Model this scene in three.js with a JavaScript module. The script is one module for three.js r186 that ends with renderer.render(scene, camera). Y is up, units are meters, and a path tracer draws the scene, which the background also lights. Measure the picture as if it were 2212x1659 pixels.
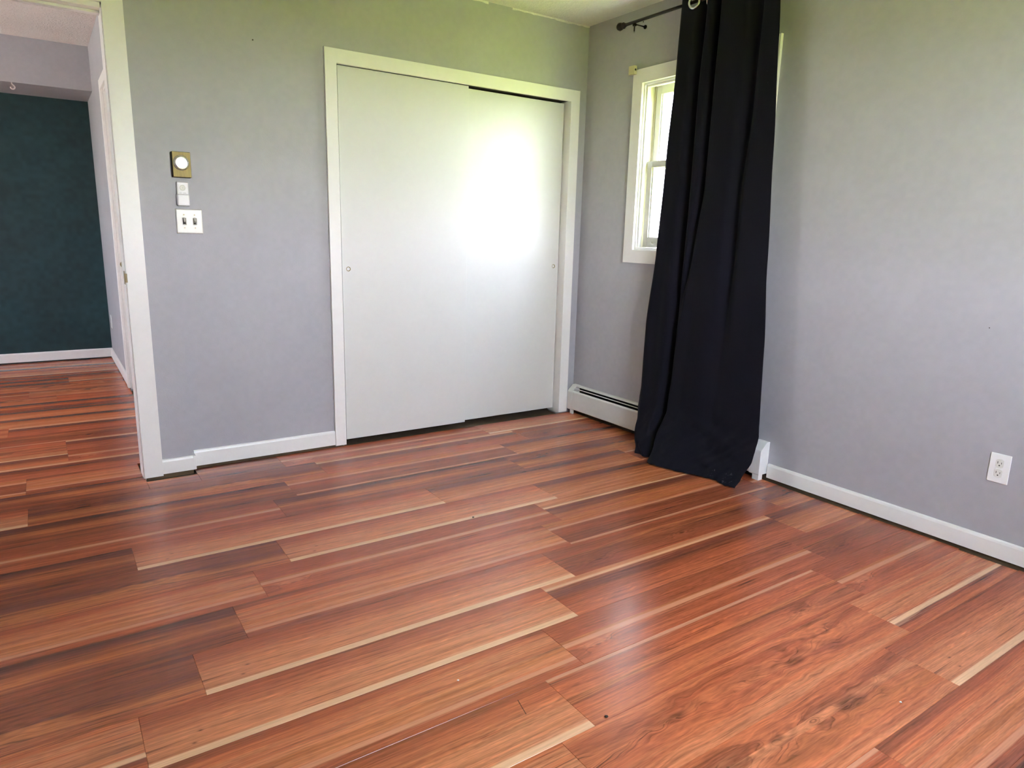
import * as THREE from 'three';
import { RoundedBoxGeometry } from 'three/addons/geometries/RoundedBoxGeometry.js';
import { mergeGeometries } from 'three/addons/utils/BufferGeometryUtils.js';

// ------------------------------------------------------------------ camera, sky, sun, exposure
const scene = new THREE.Scene();
const camera = new THREE.PerspectiveCamera(58.37, 2212 / 1659, 0.05, 500);
camera.position.set(-2.9878, 1.1974, 3.6323);
camera.rotation.set(-0.2143, -0.5974, 0.0262, 'YXZ');

const renderer = new THREE.WebGLRenderer();
renderer.toneMapping = THREE.LinearToneMapping;
renderer.toneMappingExposure = 3.95;
renderer.shadowMap.enabled = true;

{ // bright hazy summer sky: air only, paler towards the horizon
  const W = 64, H = 32, d = new Float32Array(W * H * 4);
  for (let j = 0; j < H; j++) {
    const el = ((j + 0.5) / H - 0.5) * Math.PI, k = Math.max(0, Math.sin(el));
    const a = Math.pow(k, 0.55);
    for (let i = 0; i < W; i++) {
      const o = (j * W + i) * 4;
      d[o] = 10.5 * (1 - a) + 6.2 * a; d[o + 1] = 10.7 * (1 - a) + 7.4 * a; d[o + 2] = 11.0 * (1 - a) + 9.8 * a; d[o + 3] = 1;
    }
  }
  const t = new THREE.DataTexture(d, W, H, THREE.RGBAFormat, THREE.FloatType);
  t.mapping = THREE.EquirectangularReflectionMapping; t.magFilter = THREE.LinearFilter; t.minFilter = THREE.LinearFilter; t.needsUpdate = true;
  scene.background = t; scene.environment = t;
}
const sun = new THREE.DirectionalLight(new THREE.Color(1, 0.95, 0.86), 36);   // high, behind the closet side of the house: lights the lawns only
sun.position.set(0, 24, -15); sun.target.position.set(0, 0, 0);
sun.castShadow = true; sun.shadow.mapSize.set(2048, 2048);
Object.assign(sun.shadow.camera, { left: -40, right: 40, top: 40, bottom: -40, near: 1, far: 90 });
scene.add(sun, sun.target);

// ------------------------------------------------------------------ helpers
let seed = 1234567;
const rnd = () => { seed = (seed * 1664525 + 1013904223) >>> 0; return seed / 4294967296; };
const taken = {};
const numbered = (n) => { const k = taken[n] = (taken[n] ?? -1) + 1; return k ? `${n}_${String(k).padStart(3, '0')}` : n; };
function tag(o, label, category, kind, group) {
  o.name = numbered(o.name); o.userData.label = label; o.userData.category = category;
  if (kind) o.userData.kind = kind; if (group) o.userData.group = group;
  scene.add(o); return o;
}
const shade = (o) => o.traverse((m) => { if (m.isMesh) { m.castShadow = true; m.receiveShadow = true; } });
const grp = (name) => { const g = new THREE.Group(); g.name = name; return g; };
function mesh(name, geo, mat, parent) { const m = new THREE.Mesh(geo, mat); m.name = name; if (parent) parent.add(m); return m; }
function metreUV(g) {                                           // uv in metres, from the face each normal points at
  const p = g.attributes.position, n = g.attributes.normal, uv = new Float32Array(p.count * 2);
  for (let i = 0; i < p.count; i++) {
    const x = p.getX(i), y = p.getY(i), z = p.getZ(i), ax = Math.abs(n.getX(i)), ay = Math.abs(n.getY(i)), az = Math.abs(n.getZ(i));
    const [u, v] = ay > ax && ay > az ? [x, z] : ax > az ? [z, y] : [x, y];
    uv[2 * i] = u; uv[2 * i + 1] = v;
  }
  g.setAttribute('uv', new THREE.BufferAttribute(uv, 2)); return g;
}
const bx = (x0, x1, y0, y1, z0, z1) => metreUV(new THREE.BoxGeometry(x1 - x0, y1 - y0, z1 - z0).translate((x0 + x1) / 2, (y0 + y1) / 2, (z0 + z1) / 2));
const rb = (x0, x1, y0, y1, z0, z1, r = 0.002, s = 2) => metreUV(new RoundedBoxGeometry(x1 - x0, y1 - y0, z1 - z0, s, r).translate((x0 + x1) / 2, (y0 + y1) / 2, (z0 + z1) / 2));
const cyl = (r, len, axis, x, y, z, seg = 24, r2 = r) => {
  const g = new THREE.CylinderGeometry(r2, r, len, seg);
  if (axis === 'x') g.rotateZ(-Math.PI / 2); if (axis === 'z') g.rotateX(Math.PI / 2);
  return metreUV(g.translate(x, y, z));
};
const merge = (a) => mergeGeometries(a.map((g) => (g.index ? g.toNonIndexed() : g)));
function extrude(pts, axis, a, b, bevel = 0) {                   // polygon in a plane across an axis, pushed from a to b
  const s = new THREE.Shape(pts.map(([u, v]) => new THREE.Vector2(u, v)));
  const g = new THREE.ExtrudeGeometry(s, { depth: b - a - 2 * bevel, bevelEnabled: bevel > 0, bevelSize: bevel, bevelThickness: bevel, bevelSegments: 2, curveSegments: 8 });
  g.translate(0, 0, a + bevel);
  if (axis === 'x') g.applyMatrix4(new THREE.Matrix4().set(0, 0, 1, 0, 0, 1, 0, 0, 1, 0, 0, 0, 0, 0, 0, 1)), flip(g);
  return metreUV(g);
}
function flip(g) {                                               // turns triangles round after a mirrored axis swap
  if (g.index) g.setIndex([...g.index.array].map((_, i, a) => a[i - (i % 3) + [0, 2, 1][i % 3]]));
  else for (const k in g.attributes) { const A = g.attributes[k], n = A.itemSize, a = A.array; for (let i = 0; i < A.count; i += 3) for (let c = 0; c < n; c++) { const q = (i + 1) * n + c, r = (i + 2) * n + c; [a[q], a[r]] = [a[r], a[q]]; } }
  g.computeVertexNormals(); return g;
}
// tileable value noise
const hash = (x, y, s) => { let h = (x * 374761393 + y * 668265263 + s * 974634777) | 0; h = Math.imul(h ^ (h >>> 13), 1274126177); return ((h ^ (h >>> 16)) >>> 0) / 4294967296; };
const mod = (a, n) => ((a % n) + n) % n;
function vn(x, y, s = 0, px = 4096, py = 4096) {
  const xi = Math.floor(x), yi = Math.floor(y), fx = x - xi, fy = y - yi, u = fx * fx * (3 - 2 * fx), v = fy * fy * (3 - 2 * fy);
  const x0 = mod(xi, px), x1 = mod(xi + 1, px), y0 = mod(yi, py), y1 = mod(yi + 1, py);
  const a = hash(x0, y0, s), b = hash(x1, y0, s), c = hash(x0, y1, s), d = hash(x1, y1, s);
  return a + (b - a) * u + (c - a) * v + (a - b - c + d) * u * v;
}
function tex(w, h, f, { srgb = false, repeat = [1, 1] } = {}) {
  const d = new Uint8Array(w * h * 4);
  for (let j = 0; j < h; j++) for (let i = 0; i < w; i++) {
    const c = f(i / w, j / h), o = (j * w + i) * 4;
    for (let k = 0; k < 3; k++) d[o + k] = Math.max(0, Math.min(255, Math.round((c.length ? c[k] : c) * 255)));
    d[o + 3] = 255;
  }
  const t = new THREE.DataTexture(d, w, h); t.magFilter = THREE.LinearFilter; t.minFilter = THREE.LinearMipmapLinearFilter; t.generateMipmaps = true;
  t.wrapS = t.wrapT = THREE.RepeatWrapping; t.repeat.set(...repeat); if (srgb) t.colorSpace = THREE.SRGBColorSpace; t.needsUpdate = true; return t;
}

// ------------------------------------------------------------------ materials
const rollerBump = tex(512, 512, (u, v) => 0.55 * vn(u * 128, v * 128, 1, 128, 128) + 0.3 * vn(u * 48, v * 48, 2, 48, 48) + 0.15 * vn(u * 9, v * 9, 3, 9, 9), { repeat: [1.6, 1.6] });
const mottle = (r, g, b, s, amt = 0.03) => tex(256, 256, (u, v) => {
  const n = 1 + amt * (0.5 * vn(u * 5, v * 5, s, 5, 5) + 0.3 * vn(u * 17, v * 17, s + 1, 17, 17) + 0.4 * vn(u * 90, v * 90, s + 2, 90, 90) - 0.6) * 2;
  return [r * n, g * n, b * n];
}, { srgb: true, repeat: [0.55, 0.55] });
const std = (o) => new THREE.MeshStandardMaterial(o);
const hex = (h) => new THREE.Color(h);
const M = {
  wall: std({ map: mottle(0.695, 0.690, 0.712, 11), roughness: 0.55, bumpMap: rollerBump, bumpScale: 0.00022 }),
  teal: std({ map: tex(256, 256, (u, v) => { const n = vn(u * 4, v * 4, 31, 4, 4) * 0.6 + vn(u * 14, v * 14, 32, 14, 14) * 0.4, k = vn(u * 60, v * 60, 33, 60, 60) * 0.05; return [0.06 + 0.03 * n + k, 0.15 + 0.08 * n + k, 0.165 + 0.085 * n + k]; }, { srgb: true, repeat: [0.5, 0.5] }), roughness: 0.6, bumpMap: rollerBump, bumpScale: 0.00025 }),
  ceiling: std({ map: mottle(0.90, 0.885, 0.87, 21, 0.03), roughness: 0.95, bumpMap: tex(512, 512, (u, v) => 0.6 * Math.pow(vn(u * 90, v * 90, 41, 90, 90), 2) + 0.4 * vn(u * 200, v * 200, 42, 200, 200), { repeat: [1.4, 1.4] }), bumpScale: 0.003 }),
  trim: std({ map: mottle(0.945, 0.937, 0.925, 51, 0.012), roughness: 0.32, bumpMap: rollerBump, bumpScale: 0.0001 }),
  closet: std({ map: mottle(0.855, 0.85, 0.835, 61, 0.01), roughness: 0.4, bumpMap: rollerBump, bumpScale: 0.00012 }),
  heater: std({ map: mottle(0.86, 0.86, 0.845, 71, 0.02), roughness: 0.38 }),
  heaterWhite: std({ map: mottle(0.93, 0.93, 0.92, 72, 0.02), roughness: 0.4 }),
  fins: std({ color: hex('#171716'), roughness: 0.5, metalness: 0.5 }),
  sash: std({ map: mottle(0.90, 0.895, 0.865, 81, 0.02), roughness: 0.4 }),
  liner: std({ map: mottle(0.80, 0.775, 0.66, 83, 0.05), roughness: 0.45 }),
  glass: new THREE.MeshPhysicalMaterial({ color: 0xffffff, transmission: 1, thickness: 0, roughness: 0, ior: 1.45 }),
  rod: std({ color: hex('#2a2622'), roughness: 0.35, metalness: 0.6 }),
  ring: std({ color: hex('#cfd2cf'), roughness: 0.22, metalness: 1 }),
  brass: std({ color: hex('#93834c'), roughness: 0.28, metalness: 1 }),
  tarnish: std({ color: hex('#8d7d5f'), roughness: 0.4, metalness: 0.8 }),
  plate: std({ color: hex('#cdc9c2'), roughness: 0.26 }),
  plateMatte: std({ color: hex('#f3f3f2'), roughness: 0.3 }),
  socket: std({ color: hex('#e3e2dc'), roughness: 0.3 }),
  slot: std({ color: hex('#3a3632'), roughness: 0.8 }),
  gold: std({ map: tex(64, 64, (u, v) => { const n = 0.9 + 0.2 * vn(u * 32, v * 3, 91, 32, 3); return [0.43 * n, 0.37 * n, 0.2 * n]; }, { srgb: true, repeat: [8, 8] }), roughness: 0.42, metalness: 0.55 }),
  blackPlastic: std({ color: hex('#23211e'), roughness: 0.5 }),
  dial: std({ color: hex('#f2f1ed'), roughness: 0.12, metalness: 0.85 }),
  dialRim: std({ color: hex('#6f6960'), roughness: 0.35, metalness: 0.7 }),
  remote: std({ color: hex('#ebe8ea'), roughness: 0.35 }),
  remoteKey: std({ color: hex('#dedbd2'), roughness: 0.4 }),
  print: std({ color: hex('#bdbabc'), roughness: 0.6 }),
  yellowed: std({ color: hex('#d8cfa4'), roughness: 0.4 }),
  subfloor: std({ map: mottle(0.36, 0.29, 0.21, 101, 0.2), roughness: 0.9 }),
  crumb: std({ color: hex('#3a2a1c'), roughness: 0.9 }),
  crumbWhite: std({ color: hex('#f0ece2'), roughness: 0.9 }),
  lawn: std({ map: tex(256, 256, (u, v) => { const n = 0.75 + 0.3 * vn(u * 40, v * 40, 111, 40, 40) + 0.2 * vn(u * 120, v * 120, 112, 120, 120); return [0.45 * n, 0.51 * n, 0.15 * n]; }, { srgb: true, repeat: [0.4, 0.4] }), roughness: 1 }),
  concrete: std({ map: mottle(0.70, 0.68, 0.63, 131, 0.06), roughness: 0.95 }),
  siding: std({ color: hex('#b9b7b0'), roughness: 0.8 }),
  roof: std({ color: hex('#57534d'), roughness: 0.9 }),
  dark: std({ map: mottle(0.55, 0.55, 0.55, 121), roughness: 0.9 }),
};

// ------------------------------------------------------------------ the ground outside and the house shell
const H = 2.48, HH = 2.53;                                       // room and hall ceilings
tag(mesh('lawn', bx(-60, 60, -0.75, -0.55, -60, 60), M.lawn), 'sunlit green lawn around the house outside the windows', 'lawn', 'structure');
tag(mesh('driveway', bx(-40, -6.7, -0.56, -0.5, -20, 12), M.concrete), 'pale concrete driveway outside the hall window', 'driveway', 'structure');
tag(mesh('roof', bx(-6.6, 0.5, 2.76, 2.86, -4.1, 4.45), M.roof), 'flat dark roof slab with eaves over the whole house', 'roof', 'structure');
tag(mesh('foundation', bx(-6.34, 0.14, -0.56, -0.13, -3.7, 4.09), M.siding), 'pale foundation block below the bedroom and hall floors', 'foundation', 'structure');

// walls: boxes with real openings
const W1 = { z0: 0.515, z1: 1.355, y0: 1.12, y1: 2.075 };        // window in the right wall
const W2 = { x0: -2.06, x1: -1.0, y0: 0.9, y1: 2.12 };          // window in the wall behind the camera
const D1 = { x0: -3.47, x1: -2.672, y1: 2.105 };                 // bedroom doorway (rough opening)
const CL = { x0: -1.668, x1: -0.122, y1: 2.036 };                // closet opening (rough)
const T = 2.76;
tag(mesh('wall_right', merge([
  bx(0, 0.14, 0.028, W1.y0, -3.7, 4.09), bx(0, 0.14, W1.y1, T, -3.7, 4.09), bx(0, 0.14, W1.y0, W1.y1, -3.7, W1.z0), bx(0, 0.14, W1.y0, W1.y1, W1.z1, 4.09)]), M.wall),
  'grey painted bedroom wall with the curtained window and heater', 'wall', 'structure');
tag(mesh('wall_back', merge([
  bx(-2.461, CL.x0, 0.028, T, -0.115, 0), bx(CL.x1, 0, -0.012, T, -0.115, 0), bx(CL.x0, CL.x1, CL.y1, T, -0.115, 0),
  bx(D1.x1, -2.461, 0.028, T, -0.07, 0.05), bx(-3.9, D1.x0, -0.012, T, -0.07, 0.05), bx(D1.x0, D1.x1, D1.y1, T, -0.07, 0.05)]), M.wall),
  'grey painted bedroom wall with the white closet and the doorway', 'wall', 'structure');
tag(mesh('wall_left', bx(-3.9, -3.78, -0.012, T, 0.05, 3.95), M.wall), 'grey painted bedroom wall on the doorway side, out of frame', 'wall', 'structure');
tag(mesh('wall_front', merge([
  bx(-6.34, 0, -0.13, W2.y0, 3.95, 4.09), bx(-6.34, 0, W2.y1, T, 3.95, 4.09), bx(-6.34, W2.x0, W2.y0, W2.y1, 3.95, 4.09), bx(W2.x1, 0, W2.y0, W2.y1, 3.95, 4.09)]), M.wall),
  'grey painted bedroom wall behind the camera with a wide window', 'wall', 'structure');
tag(mesh('ceiling', merge([bx(-3.9, 0, H, T, 0, 3.95), bx(-2.46, 0, H, T, -0.9, 0)]), M.ceiling), 'white stippled bedroom ceiling', 'ceiling', 'structure');
{ // ragged edge of ceiling coat lapping onto the closet wall, and small holes left in the paint
  const c = scene.getObjectByName('ceiling'), b = scene.getObjectByName('wall_back'), r = scene.getObjectByName('wall_right');
  for (const [x0, x1] of [[-2.46, -0.747], [-0.583, 0]]) {
    const pts = [[x0, H + 0.002]]; const n = Math.round((x1 - x0) / 0.022);
    for (let i = 0; i <= n; i++) pts.push([x0 + (x1 - x0) * i / n, H - 0.004 - 0.009 * vn(i * 0.7, 3.5, 501) - 0.003 * rnd()]);
    pts.push([x1, H + 0.002]); mesh('plaster_edge', extrude(pts.reverse(), 'z', 0.0002, 0.003), M.ceiling, c);
  }
  mesh('nail_hole', cyl(0.0035, 0.0012, 'z', -2.056, 2.067, 0.0004, 10), M.slot, b);
  mesh('nail_hole', cyl(0.004, 0.0012, 'x', -0.0004, 2.404, 0.48, 10), M.slot, r); mesh('nail_hole', cyl(0.002, 0.0012, 'x', -0.0004, 0.894, 2.483, 10), M.slot, r);
}
tag(mesh('wall_closet', merge([bx(-1.86, 0, -0.012, H, -0.86, -0.76), bx(-1.86, -1.76, -0.012, H, -0.76, -0.115)]), M.dark), 'grey inner walls of the closet behind the sliding doors', 'wall', 'structure');
// hall
const XS = -2.533, ZT = -3.56, HD = { z0: -2.06, z1: -1.08, y1: 2.09 };
tag(mesh('wall_hall_side', merge([
  bx(XS, XS + 0.115, -0.012, T, ZT, HD.z0), bx(XS, XS + 0.115, -0.012, T, HD.z1, -0.07), bx(XS, XS + 0.115, HD.y1, T, HD.z0, HD.z1)]), M.wall),
  'grey hall wall beside the dark teal wall', 'wall', 'structure');
tag(mesh('wall_hall_far', bx(-6.34, 0, -0.13, T, ZT - 0.14, ZT), M.teal), 'dark teal accent wall at the far end of the hall', 'wall', 'structure');
const W3 = { z0: -2.1, z1: -0.9, y0: 0.85, y1: 2.05 };
tag(mesh('wall_hall_left', merge([
  bx(-6.34, -6.2, -0.13, W3.y0, ZT, 3.95), bx(-6.34, -6.2, W3.y1, T, ZT, 3.95), bx(-6.34, -6.2, W3.y0, W3.y1, ZT, W3.z0), bx(-6.34, -6.2, W3.y0, W3.y1, W3.z1, 3.95)]), M.wall),
  'grey outer hall wall with a window, out of frame', 'wall', 'structure');
tag(mesh('wall_hall_near', bx(-6.2, -3.9, -0.012, T, -0.07, 0.05), M.wall), 'grey hall wall left of the bedroom doorway, out of frame', 'wall', 'structure');
tag(mesh('ceiling_hall', bx(-6.2, XS, HH, T, ZT, -0.07), M.ceiling), 'white stippled hall ceiling seen through the doorway', 'ceiling', 'structure');
tag(mesh('soffit', bx(-6.2, XS, 2.205, HH, ZT, -2.98), M.wall), 'grey boxed soffit above the dark teal hall wall', 'soffit', 'structure');

// ------------------------------------------------------------------ floor: laminate planks, each its own mesh
const PAL = { cream: [238, 184, 142], pink: [214, 143, 108], tan: [206, 128, 88], gold: [190, 111, 68], orange: [196, 110, 72], red: [186, 99, 65], rust: [168, 87, 57], brown: [148, 80, 54], plum: [127, 69, 54], smoke: [100, 60, 46] };
const LEN = 1.238, ROW = 0.21;
// each print: colour stops across the board (0 far edge .. 1 near edge), wave, smudges [s, t, rs, rt, amount, colour], knots [s, t, r], fleck line
const PRINTS = {
  light: { st: [[0, 'brown'], [0.06, 'rust'], [0.2, 'red'], [0.36, 'orange'], [0.5, 'tan'], [0.72, 'tan'], [0.885, 'tan'], [0.905, 'cream'], [1, 'cream']], wave: 0.03, flecks: 0.42, pits: [[0.12, 0.62], [0.1, 0.8]], sm: [[0.02, 0.2, 0.12, 0.2, 0.6, 'brown'], [0.5, 0.08, 0.5, 0.08, 0.3, 'rust'], [1.1, 0.7, 0.2, 0.3, 0.3, 'pink']], straight: [[0.89, 1]] },
  streaky: { st: [[0, 'brown'], [0.1, 'rust'], [0.2, 'orange'], [0.32, 'tan'], [0.42, 'orange'], [0.5, 'tan'], [0.6, 'gold'], [0.7, 'tan'], [0.77, 'orange'], [0.79, 'pink'], [0.85, 'pink'], [0.87, 'rust'], [0.95, 'red'], [1, 'rust']], wave: 0.05, sm: [[0.3, 0.38, 0.3, 0.05, 0.5, 'rust'], [0.8, 0.3, 0.35, 0.05, 0.45, 'rust'], [1.05, 0.25, 0.25, 0.12, 0.5, 'tan'], [0.2, 0.97, 0.3, 0.08, 0.6, 'plum']], straight: [[0.78, 0.865]] },
  knotty: { st: [[0, 'plum'], [0.12, 'brown'], [0.3, 'brown'], [0.45, 'plum'], [0.58, 'brown'], [0.68, 'gold'], [0.8, 'gold'], [0.86, 'orange'], [0.9, 'brown'], [0.94, 'gold'], [1, 'orange']], wave: 0.06, knots: [[0.78, 0.5, 0.07], [0.2, 0.3, 0.05]], sm: [[0.72, 0.55, 0.16, 0.06, 0.8, 'smoke'], [0.9, 0.52, 0.14, 0.04, 0.7, 'smoke'], [1.05, 0.2, 0.14, 0.1, 0.6, 'plum'], [0.35, 0.3, 0.25, 0.2, 0.5, 'plum'], [1.1, 0.84, 0.2, 0.02, 0.6, 'smoke']] },
  smoky: { st: [[0, 'rust'], [0.06, 'smoke'], [0.2, 'plum'], [0.3, 'brown'], [0.5, 'gold'], [0.62, 'brown'], [0.75, 'rust'], [0.85, 'brown'], [1, 'brown']], wave: 0.05, sm: [[0.4, 0.14, 0.35, 0.1, 0.7, 'smoke'], [0.95, 0.22, 0.25, 0.06, 0.6, 'plum'], [1.1, 0.78, 0.2, 0.05, 0.7, 'smoke'], [1.0, 0.93, 0.25, 0.03, 0.8, 'smoke'], [0.4, 0.7, 0.25, 0.06, 0.6, 'smoke'], [0.85, 0.7, 0.1, 0.1, 0.5, 'plum']] },
  midstripe: { st: [[0, 'brown'], [0.12, 'rust'], [0.3, 'rust'], [0.46, 'rust'], [0.49, 'gold'], [0.51, 'pink'], [0.58, 'pink'], [0.6, 'red'], [0.75, 'rust'], [0.9, 'red'], [1, 'rust']], wave: 0.04, flecks: 0.28, knots: [[0.1, 0.74, 0.03]], sm: [[0.35, 0.7, 0.4, 0.1, 0.3, 'brown'], [0.8, 0.15, 0.4, 0.1, 0.35, 'brown']], straight: [[0.49, 0.595]] },
  topstripe: { st: [[0, 'pink'], [0.055, 'pink'], [0.075, 'rust'], [0.2, 'red'], [0.35, 'red'], [0.46, 'orange'], [0.5, 'gold'], [0.54, 'brown'], [0.6, 'red'], [0.8, 'orange'], [0.93, 'orange'], [1, 'rust']], wave: 0.045, flecks: 0.3, knots: [[0.95, 0.75, 0.035]], sm: [[0.75, 0.56, 0.35, 0.025, 0.6, 'brown'], [0.25, 0.3, 0.12, 0.06, 0.5, 'rust'], [1.1, 0.8, 0.12, 0.1, 0.5, 'brown']], straight: [[0, 0.07]] },
  paletop: { st: [[0, 'tan'], [0.08, 'tan'], [0.14, 'cream'], [0.17, 'pink'], [0.19, 'brown'], [0.3, 'plum'], [0.42, 'brown'], [0.55, 'rust'], [0.8, 'red'], [1, 'red']], wave: 0.03, flecks: 0.75, sm: [[0.15, 0.38, 0.18, 0.1, 0.75, 'plum'], [0.6, 0.4, 0.25, 0.06, 0.5, 'smoke'], [1.0, 0.35, 0.2, 0.1, 0.4, 'plum']], straight: [[0, 0.185]] },
  browneye: { st: [[0, 'rust'], [0.15, 'brown'], [0.35, 'rust'], [0.42, 'gold'], [0.46, 'brown'], [0.7, 'brown'], [0.9, 'rust'], [1, 'rust']], wave: 0.05, knots: [[0.16, 0.72, 0.04], [0.62, 0.7, 0.035]], sm: [[0.12, 0.86, 0.14, 0.12, 0.75, 'plum'], [0.8, 0.5, 0.4, 0.03, 0.6, 'smoke'], [0.5, 0.5, 0.2, 0.03, 0.5, 'brown']] },
  doubleline: { st: [[0, 'gold'], [0.12, 'gold'], [0.22, 'orange'], [0.24, 'pink'], [0.29, 'pink'], [0.31, 'brown'], [0.5, 'rust'], [0.66, 'brown'], [0.88, 'brown'], [0.91, 'rust'], [0.93, 'pink'], [0.975, 'pink'], [1, 'brown']], wave: 0.02, sm: [[0.8, 0.45, 0.5, 0.1, 0.4, 'smoke']], straight: [[0.23, 0.305], [0.92, 0.985]] },
  goldtop: { st: [[0, 'gold'], [0.14, 'tan'], [0.3, 'gold'], [0.32, 'cream'], [0.36, 'cream'], [0.38, 'brown'], [0.5, 'plum'], [0.62, 'brown'], [0.75, 'gold'], [0.9, 'orange'], [1, 'gold']], wave: 0.03, sm: [[0.15, 0.62, 0.2, 0.1, 0.7, 'plum'], [0.6, 0.5, 0.3, 0.08, 0.5, 'smoke']], straight: [[0.31, 0.375]] },
  halfgold: { st: [[0, 'brown'], [0.15, 'plum'], [0.3, 'brown'], [0.42, 'gold'], [0.6, 'gold'], [0.8, 'tan'], [0.95, 'gold'], [0.97, 'tan'], [1, 'tan']], wave: 0.06, sm: [[0.15, 0.12, 0.25, 0.12, 0.6, 'plum'], [0.7, 0.2, 0.25, 0.12, 0.6, 'smoke']], straight: [[0.955, 1]] },
  burl: { st: [[0, 'orange'], [0.12, 'rust'], [0.25, 'orange'], [0.45, 'orange'], [0.6, 'red'], [0.75, 'orange'], [0.9, 'tan'], [1, 'orange']], wave: 0.1, knots: [[0.3, 0.42, 0.1], [0.78, 0.5, 0.09], [1.0, 0.3, 0.05]], sm: [[0.1, 0.3, 0.12, 0.12, 0.5, 'brown'], [0.6, 0.3, 0.2, 0.05, 0.5, 'brown'], [0.95, 0.55, 0.08, 0.12, 0.6, 'plum'], [0.5, 0.12, 0.4, 0.04, 0.5, 'brown']] },
  swirl: { st: [[0, 'orange'], [0.1, 'brown'], [0.25, 'tan'], [0.5, 'orange'], [0.62, 'gold'], [0.8, 'orange'], [0.93, 'tan'], [1, 'orange']], wave: 0.13, knots: [[0.35, 0.55, 0.1], [0.9, 0.42, 0.12], [0.62, 0.3, 0.06]], sm: [[0.95, 0.42, 0.1, 0.12, 0.65, 'plum'], [0.3, 0.5, 0.1, 0.05, 0.6, 'brown'], [0.7, 0.65, 0.2, 0.1, 0.5, 'brown'], [1.12, 0.15, 0.14, 0.1, 0.5, 'rust'], [0.85, 0.88, 0.3, 0.03, 0.6, 'brown']] },
  sunny: { st: [[0, 'orange'], [0.1, 'tan'], [0.25, 'orange'], [0.38, 'tan'], [0.52, 'tan'], [0.64, 'orange'], [0.68, 'cream'], [0.74, 'cream'], [0.76, 'plum'], [0.86, 'red'], [1, 'orange']], wave: 0.05, sm: [[0.4, 0.2, 0.3, 0.05, 0.5, 'rust'], [0.8, 0.45, 0.3, 0.05, 0.5, 'rust'], [0.5, 0.05, 0.4, 0.06, 0.5, 'rust']], straight: [[0.66, 0.755]] },
};
PRINTS.cracked = { ...PRINTS.light, crack: 1 };
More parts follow.
